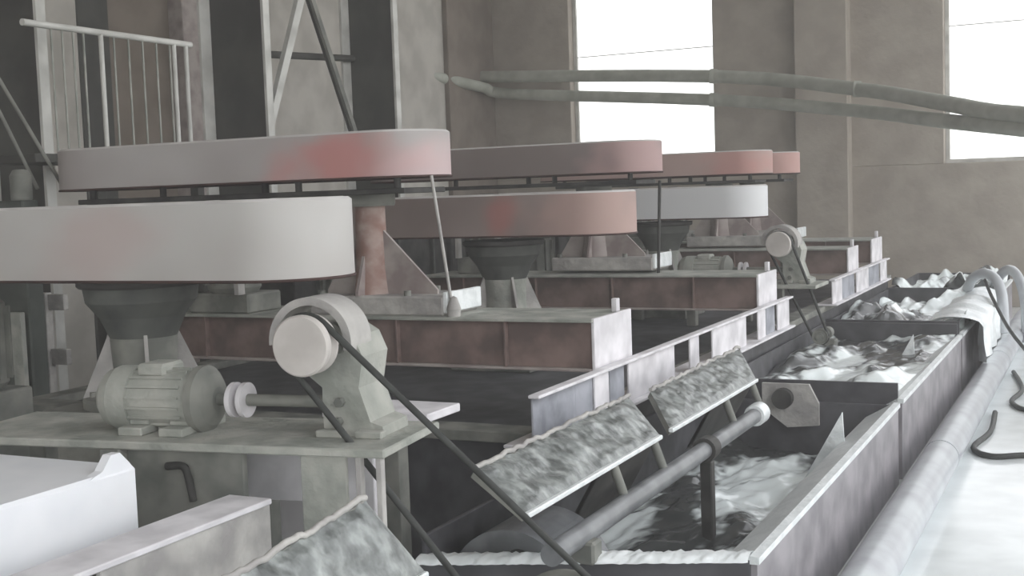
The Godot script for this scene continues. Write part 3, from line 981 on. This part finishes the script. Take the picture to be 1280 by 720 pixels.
	belt_cover("brownish-pink low cover second in the lower line, streaked with red", -5.4, -2.80, -7.62, 1.6, 1.885, Color(0.25, 0.2, 0.185), Color(0.34, 0.28, 0.26), [[-3.62, 1.72, 0.13, 0.2, red, 0.35], [-3.0, 1.7, 0.45, 0.4, Color(0.52, 0.36, 0.32), 0.7]], false)
	belt_cover("clean white low cover, farthest of the lower line", -5.4, -2.765, -10.95, 1.595, 1.885, Color(0.72, 0.73, 0.74), Color(0.8, 0.8, 0.8), [], false)
	belt_cover("grey raised cover with a bright red paint patch, nearest of the upper line", -5.95, -3.26, -5.93, 1.995, 2.25, Color(0.4, 0.37, 0.36), Color(0.52, 0.5, 0.49), [[-3.75, 2.08, 0.5, 0.2, Color(0.62, 0.24, 0.22), 0.75], [-3.3, 2.03, 0.3, 0.18, Color(0.6, 0.45, 0.45), 0.7]], true)
	belt_cover("brown raised cover with a pinkish end, second of the upper line", -5.8, -3.185, -9.3, 2.01, 2.265, Color(0.24, 0.2, 0.19), Color(0.3, 0.26, 0.245), [[-3.3, 2.1, 0.5, 0.3, Color(0.5, 0.34, 0.33), 0.85]], true)
	belt_cover("salmon-red raised cover in front of the window, third of the upper line", -5.8, -3.185, -12.85, 1.99, 2.24, Color(0.46, 0.33, 0.3), Color(0.54, 0.4, 0.36), [[-3.5, 2.1, 0.4, 0.25, Color(0.62, 0.3, 0.27), 0.6]], true)
	belt_cover("small-looking red raised cover, last of the upper line", -5.8, -3.205, -14.2, 1.99, 2.24, Color(0.54, 0.33, 0.3), Color(0.6, 0.4, 0.36), [], true)
	var zh := [-5.93, -9.3, -12.85, -14.2]
	for k in 4:
		bearing_high(["rust-red bearing post with broad gussets behind the nearest pulley", "grey bearing post under the brown raised cover", "grey bearing post under the salmon-red raised cover", "grey bearing post under the last raised cover"][k], -3.76, zh[k] - 0.02, M.rust_red if k == 0 else M.dust_pink)
		motor_up("upright motor under the far end of the %s raised cover" % ["nearest", "second", "third", "last"][k], -4.72, zh[k], 1.36, 1.245 if k % 3 == 0 else 1.225)
	for k in 3:
		motor_up("upright motor under the far end of the %s low cover" % place[k], -5.05, zl[k], 1.02, 0.7 if k else 0.0)

	# ---------------------------------------------------------------- beams and channels
	cross_beam("rusty cross beam nearest the drive, its white end plate largest", -5.74, -6.27, -5.2, -2.34, 1.245)
	cross_beam("second rusty cross beam, ending above the channel's far end", -8.96, -9.5, -5.2, -2.34, 1.225)
	cross_beam("third cross beam, above the small far channel", -12.42, -12.95, -5.2, -2.34, 1.225)
	cross_beam("last cross beam, against the end wall", -13.75, -14.4, -5.2, -2.34, 1.245)
	side_channel("long pale channel with dark openings beside the scraper boards", -2.3, -4.9, -9.75, 0.755, 1.0, [[-4.92, -5.4, 0], [-5.4, -5.62, 0], [-5.62, -5.81, 1], [-5.86, -6.06, 0], [-6.1, -6.86, 1], [-7.16, -7.34, 1], [-7.63, -8.44, 1], [-8.77, -8.98, 1], [-9.05, -9.3, 0], [-9.35, -9.72, 1]])
	side_channel("short pale channel below the far beams", -2.3, -11.4, -14.5, 0.755, 1.0, [[-11.42, -11.87, 1], [-11.95, -12.55, 0], [-12.61, -13.29, 1], [-13.35, -14.0, 0], [-14.04, -14.45, 1]])
	# the nearest channel runs beside the white box, on its own legs
	o = thing("side_channel", "sloping-looking pale channel beside the white box in the foreground", "steel channel", Vector3(-2.7, 0, -3.2), "steel channels along the launder side")
	s = mb()
	box(s, Vector3(-2.72, 0.88, -1.6), Vector3(-2.54, 0.9, -3.33), 0.004)
	part("top_flange", s, M.white_dust, o)
	s = mb()
	box(s, Vector3(-2.57, 0.5, -2.55), Vector3(-2.55, 0.88, -3.33), 0.003)
	part("web_panel", s, M.dust_pale, o)
	s = mb()
	box(s, Vector3(-2.66, 0.0, -1.6), Vector3(-2.64, 0.88, -3.33), 0.003)
	part("back_web", s, M.grey_steel, o)
	for k in 5:
		var z := -1.7 - k * 0.25
		s = mb()
		box(s, Vector3(-2.64, 0.2, z - 0.02), Vector3(-2.56, 0.88, z), 0.002)
		part("upright", s, M.dust_cool, o)
	# thin rods
	org = Vector3(-3.1, 1.245, -5.5)
	o = thing("thin_rod", "thin pale rod leaning on the first cross beam", "rod", Vector3(-3.2, 1.245, -5.84))
	s = mb()
	cyl(s, Vector3(-3.27, 2.0, -5.8), Vector3(-3.17, 1.26, -5.8), 0.009, 10)
	part("rod", s, M.dust_pale, o)
	s = mb()
	lathe(s, Vector3(-3.165, 1.245, -5.8), Vector3.UP, [[0, 0], [0.035, 0], [0.04, 0.04], [0.02, 0.1], [0, 0.11]], 14)
	part("knob_foot", s, M.dust_pale, o)
	org = Vector3(-3.19, 1.225, -9.2)
	s = mb()
	cyl(s, org, org + Vector3(0.03, 0.72, 0), 0.013, 8)
	solo("thin_rod", s, M.dark_steel, "thin dark rod standing on the second cross beam", "rod")

	# ---------------------------------------------------------------- scraper drives
	scraper_drive(0.0, 0.015, 0.0, Vector3(-1.6, 0.46, 0.19), ["grey-green machine stand in the left foreground", "large dusty electric motor in the left foreground", "dust-caked gearbox with a round pale pulley in the left foreground", "long dark drive belt slanting down in the foreground", "grey sheave at the bottom of the foreground belt"])
	scraper_drive(-6.75, 0.0, 0.7, Vector3(-2.16, 0.62, 0.06), ["machine stand below the far white cover", "electric motor of the far drive below the white cover", "small far gearbox with a round pulley right of the white cover", "short-looking far belt slanting down right of the white cover", "grey sheave at the bottom of the far belt"])
	org = Vector3(-2.6, 0, -4.15)
	s = mb()
	box(s, Vector3(-3.1, 0, -4.12), Vector3(-2.62, 0.99, -4.09), 0.004)
	solo("splash_plate", s, M.white_dust, "pale upright splash plate behind the foreground stand", "steel plate")
	o = thing("shelf_bracket", "pale shelf bracket right of the foreground gearbox", "bracket", Vector3(-2.5, 0.9, -4.3))
	s = mb()
	box(s, Vector3(-2.98, 0.985, -4.55), Vector3(-2.47, 1.02, -4.27), 0.004)
	part("shelf", s, M.white_dust, o)
	s = mb()
	box(s, Vector3(-2.76, 0.0, -4.46), Vector3(-2.68, 0.985, -4.38), 0.003)
	part("support", s, M.grey_steel, o)

	# ---------------------------------------------------------------- scraper boards and shafts
	scraper_board("froth-caked scraper board in the foreground, cut by the lower edge", -2.3, -3.1, -2.3, -3.2, -2.02, 0.985, -1.88, 0.75, 1, 0.06)
	scraper_board("froth-caked scraper board crossed by the foreground belt", -3.9, -5.5, -3.86, -5.3, -2.07, 0.9, -1.85, 0.765, 2)
	scraper_board("third froth-caked scraper board, below the long channel", -5.8, -7.45, -5.45, -7.0, -2.07, 0.88, -1.85, 0.765, 3)
	scraper_shaft("grey scraper shaft along the first launder", -3.95, -6.75)

	# ---------------------------------------------------------------- launders and froth
	launder("nearest launder box, with an encrusted white front rim", -4.44, -7.86, 0.5, 0.5, [[-1.36, -7.0, 0.6]], 0.44)
	launder("second launder box, with a dark raised front wall", -8.0, -11.4, 0.61, 0.5, [[-1.46, -10.5, 0.62]])
	launder("third launder box, heaped with froth near the end wall", -11.5, -15.0, 0.62, 0.5, [])
	launder("last launder box, under the hose loops", -15.1, -17.6, 0.6, 0.5, [])
	org = Vector3(-1.8, 0.5, -4.3)
	s = mb()
	s.set_smooth_group(1)
	var ridge := func(i: int, j: int) -> Vector3:
		var x := lerpf(-2.38, -1.21, i / 80.0)
		var a := PI * j / 8.0
		var r := 0.03 + 0.014 * fn.get_noise_2d(x * 900, j * 60.0)
		return Vector3(x, 0.5 + sin(a) * r, -4.455 + 0.44 * (-1.21 - x) / 1.17 + cos(a) * (r + 0.02))
	for i in 80:
		for j in 8:
			quad(s, ridge.call(i, j), ridge.call(i + 1, j), ridge.call(i + 1, j + 1), ridge.call(i, j + 1), Vector3(0, sin(PI * (j + 0.5) / 8.0), cos(PI * (j + 0.5) / 8.0)))
	s.set_smooth_group(-1)
	var rc := solo("froth_crust", s, M.white_wet, "white lumpy crust along the front rim of the nearest launder", "crust")
	rc.set_meta("kind", "stuff")
	froth("slurry", "dark slurry streaked with foam in the nearest launder", -4.48, -7.82, 0.18, 0.11, func(x, z): return -0.08 + 0.42 * smoothstep(-5.7, -6.1, z) * smoothstep(-7.5, -7.1, z) * smoothstep(-2.05, -1.8, x) + 0.12 * smoothstep(-5.3, -5.0, z), 3, 0.0, 0.43)
	froth("slurry", "bright wet foam lying in the second launder", -8.04, -11.36, 0.46, 0.05, func(x, z): return 0.45 * smoothstep(-10.2, -9.2, z) * smoothstep(-2.1, -1.85, x) - 0.14 + 0.2 * smoothstep(-1.5, -1.3, x), 7, 0.1)
	froth("slurry", "foam and dark sludge heaped in the third launder", -11.54, -14.96, 0.48, 0.1, func(x, z): return -0.22 + 0.7 * smoothstep(-2.22, -2.32, x) + 0.45 * smoothstep(-12.6, -13.8, z), 12, 0.2)
	froth("slurry", "white foam at the far end by the hose loops", -15.14, -17.56, 0.52, 0.1, func(_x, _z): return 0.3, 17, 0.25)
	o = thing("drum_cover", "grey rounded drum cover behind the front rim", "drum cover", Vector3(-2.2, 0.1, -4.55))
	s = mb()
	var arc := PackedVector2Array()
	for i in 25:
		var a := PI * i / 24.0
		arc.append(Vector2(-2.09 + 0.27 * cos(a), 0.33 + 0.27 * sin(a)))
	extr(s, arc, Vector3(0, 0, -4.6), Vector3.RIGHT, Vector3.UP, Vector3(0, 0, 0.4))
	part("shell", s, M.grey_wet, o)
	s = mb()
	cyl(s, Vector3(-2.05, 0.47, -4.21), Vector3(-2.05, 0.47, -4.17), 0.06, 20)
	part("hub", s, M.dark_steel, o)
	o = thing("end_bearing", "pale bearing plate with a dark round hub before the second launder", "bearing", Vector3(-1.85, 0.3, -7.75))
	s = mb()
	extr(s, PackedVector2Array([Vector2(-2.02, 0.62), Vector2(-1.72, 0.62), Vector2(-1.66, 0.5), Vector2(-1.66, 0.36), Vector2(-1.86, 0.34), Vector2(-2.02, 0.46)]), Vector3(0, 0, -7.81), Vector3.RIGHT, Vector3.UP, Vector3(0, 0, 0.03))
	part("plate", s, M.dust_pale, o)
	s = mb()
	cyl(s, Vector3(-1.88, 0.53, -7.8), Vector3(-1.88, 0.53, -7.72), 0.065, 20)
	part("hub", s, M.dark_steel, o)

	# ---------------------------------------------------------------- pipe and hoses on the floor
	o = thing("floor_pipe", "thick pale pipe lying along the launders", "pipe", Vector3(-0.98, 0, -8))
	s = mb()
	cyl(s, Vector3(-0.98, 0.11, -1.0), Vector3(-0.98, 0.11, -16.6), 0.11, 32)
	part("pipe_run", s, M.pipe_wet, o)
	for z in [-3.2, -8.2, -12.6]:
		s = mb()
		cyl(s, Vector3(-0.98, 0.112, z), Vector3(-0.98, 0.112, z - 0.04), 0.112, 28)
		part("weld_collar", s, M.pipe_wet, o)
	for q in [[[Vector3(-1.5, 0.5, -14.6), Vector3(-1.36, 0.78, -14.3), Vector3(-1.18, 0.85, -14.0), Vector3(-1.04, 0.7, -13.8), Vector3(-1.0, 0.26, -13.7)], "arched pale hose over the launder wall, left of the two"], [[Vector3(-1.3, 0.52, -15.4), Vector3(-1.1, 0.8, -15.1), Vector3(-0.95, 0.78, -14.8), Vector3(-0.86, 0.5, -14.7), Vector3(-0.84, 0.05, -14.6)], "arched pale hose over the launder wall, right of the two"]]:
		org = q[0][2]
		s = mb()
		tube(s, smooth(q[0]), 0.055, 12)
		solo("hose", s, M.pipe_wet, q[1], "hose", "arched hoses")
	org = Vector3(-1.2, 0.5, -13.4)
	s = mb()
	s.set_smooth_group(1)
	var drape := func(i: int, j: int) -> Vector3:
		var v := i / 26.0
		var z := -11.75 - 3.1 * j / 90.0
		var fold := 0.035 * sin(z * 9.0 + 2.0 * fn.get_noise_1d(z * 60.0)) + 0.06 * fn.get_noise_2d(z * 90.0, v * 30.0)
		var x := lerpf(-1.55, -1.09, minf(v / 0.55, 1.0)) if v < 0.55 else -1.09 + 0.02 * (v - 0.55)
		var y := 0.56 + 0.07 * sin(PI * v / 0.55) if v < 0.55 else 0.56 - (v - 0.55) * 0.78
		return Vector3(x + fold * (0.25 if v < 0.55 else 0.8) + 0.02, y + fold * 0.7 * (1.0 if v < 0.55 else 0.2), z)
	for i in 26:
		for j in 90:
			quad(s, drape.call(i, j), drape.call(i + 1, j), drape.call(i + 1, j + 1), drape.call(i, j + 1), Vector3(0.7, 0.7, 0))
	s.set_smooth_group(-1)
	solo("plastic_sheet", s, M.white_wet, "crumpled white sheet draped over the far launder wall", "sheet")
	org = Vector3(-1, 0.5, -13)
	s = mb()
	tube(s, smooth([Vector3(-1.22, 0.78, -14.1), Vector3(-1.1, 0.62, -13.6), Vector3(-0.85, 0.3, -13.0), Vector3(-0.5, 0.05, -12.6), Vector3(0.1, 0.02, -12.4)]), 0.018, 8)
	solo("cable", s, M.rubber, "black cable running down from the arched hoses", "cable")
	org = Vector3(-0.6, 0, -9)
	s = mb()
	tube(s, smooth([Vector3(-0.83, 0.02, -10.4), Vector3(-0.8, 0.02, -9.6), Vector3(-0.86, 0.02, -9.0), Vector3(-0.72, 0.02, -8.75), Vector3(-0.5, 0.02, -8.85), Vector3(-0.1, 0.02, -8.9), Vector3(0.4, 0.02, -9.2)]), 0.02, 8)
	solo("cable", s, M.rubber, "black cable curling on the bright floor beside the pipe", "cable")
	org = Vector3(-0.6, 0, -11)
	s = mb()
	tube(s, smooth([Vector3(-0.84, 0.02, -12.6), Vector3(-0.7, 0.02, -11.6), Vector3(-0.74, 0.02, -10.9), Vector3(-0.5, 0.02, -10.5), Vector3(0.2, 0.02, -10.6)]), 0.02, 8)
	solo("cable", s, M.rubber, "black cable farther back on the floor beside the pipe", "cable")
	o = thing("floor_post", "short grey post at the right edge by the end wall", "post", Vector3(-0.75, 0, -14.5))
	s = mb()
	box(s, Vector3(-0.76, 0, -14.53), Vector3(-0.7, 0.93, -14.47), 0.004)
	part("upright", s, M.grey_steel, o)
	s = mb()
	box(s, Vector3(-0.82, 0.93, -14.56), Vector3(-0.64, 0.96, -14.44), 0.004)
	part("cap", s, M.dust_pale, o)

	# ---------------------------------------------------------------- the white box in the foreground
	o = thing("white_box", "large white box in the lower left corner", "box", Vector3(-3.4, 0, -2.4))
	s = mb()
	box(s, Vector3(-3.95, 0, -1.5), Vector3(-2.89, 1.045, -3.08), 0.012)
	part("body", s, M.box_white, o)
	s = mb()
	extr(s, PackedVector2Array([Vector2(-3.07, 1.035), Vector2(-2.86, 1.035), Vector2(-2.93, 1.055), Vector2(-2.97, 1.1), Vector2(-3.01, 1.1), Vector2(-3.05, 1.06)]), Vector3(-2.93, 0, 0), Vector3(0, 0, 1), Vector3.UP, Vector3(0.035, 0, 0))
	part("corner_lug", s, M.box_white, o)
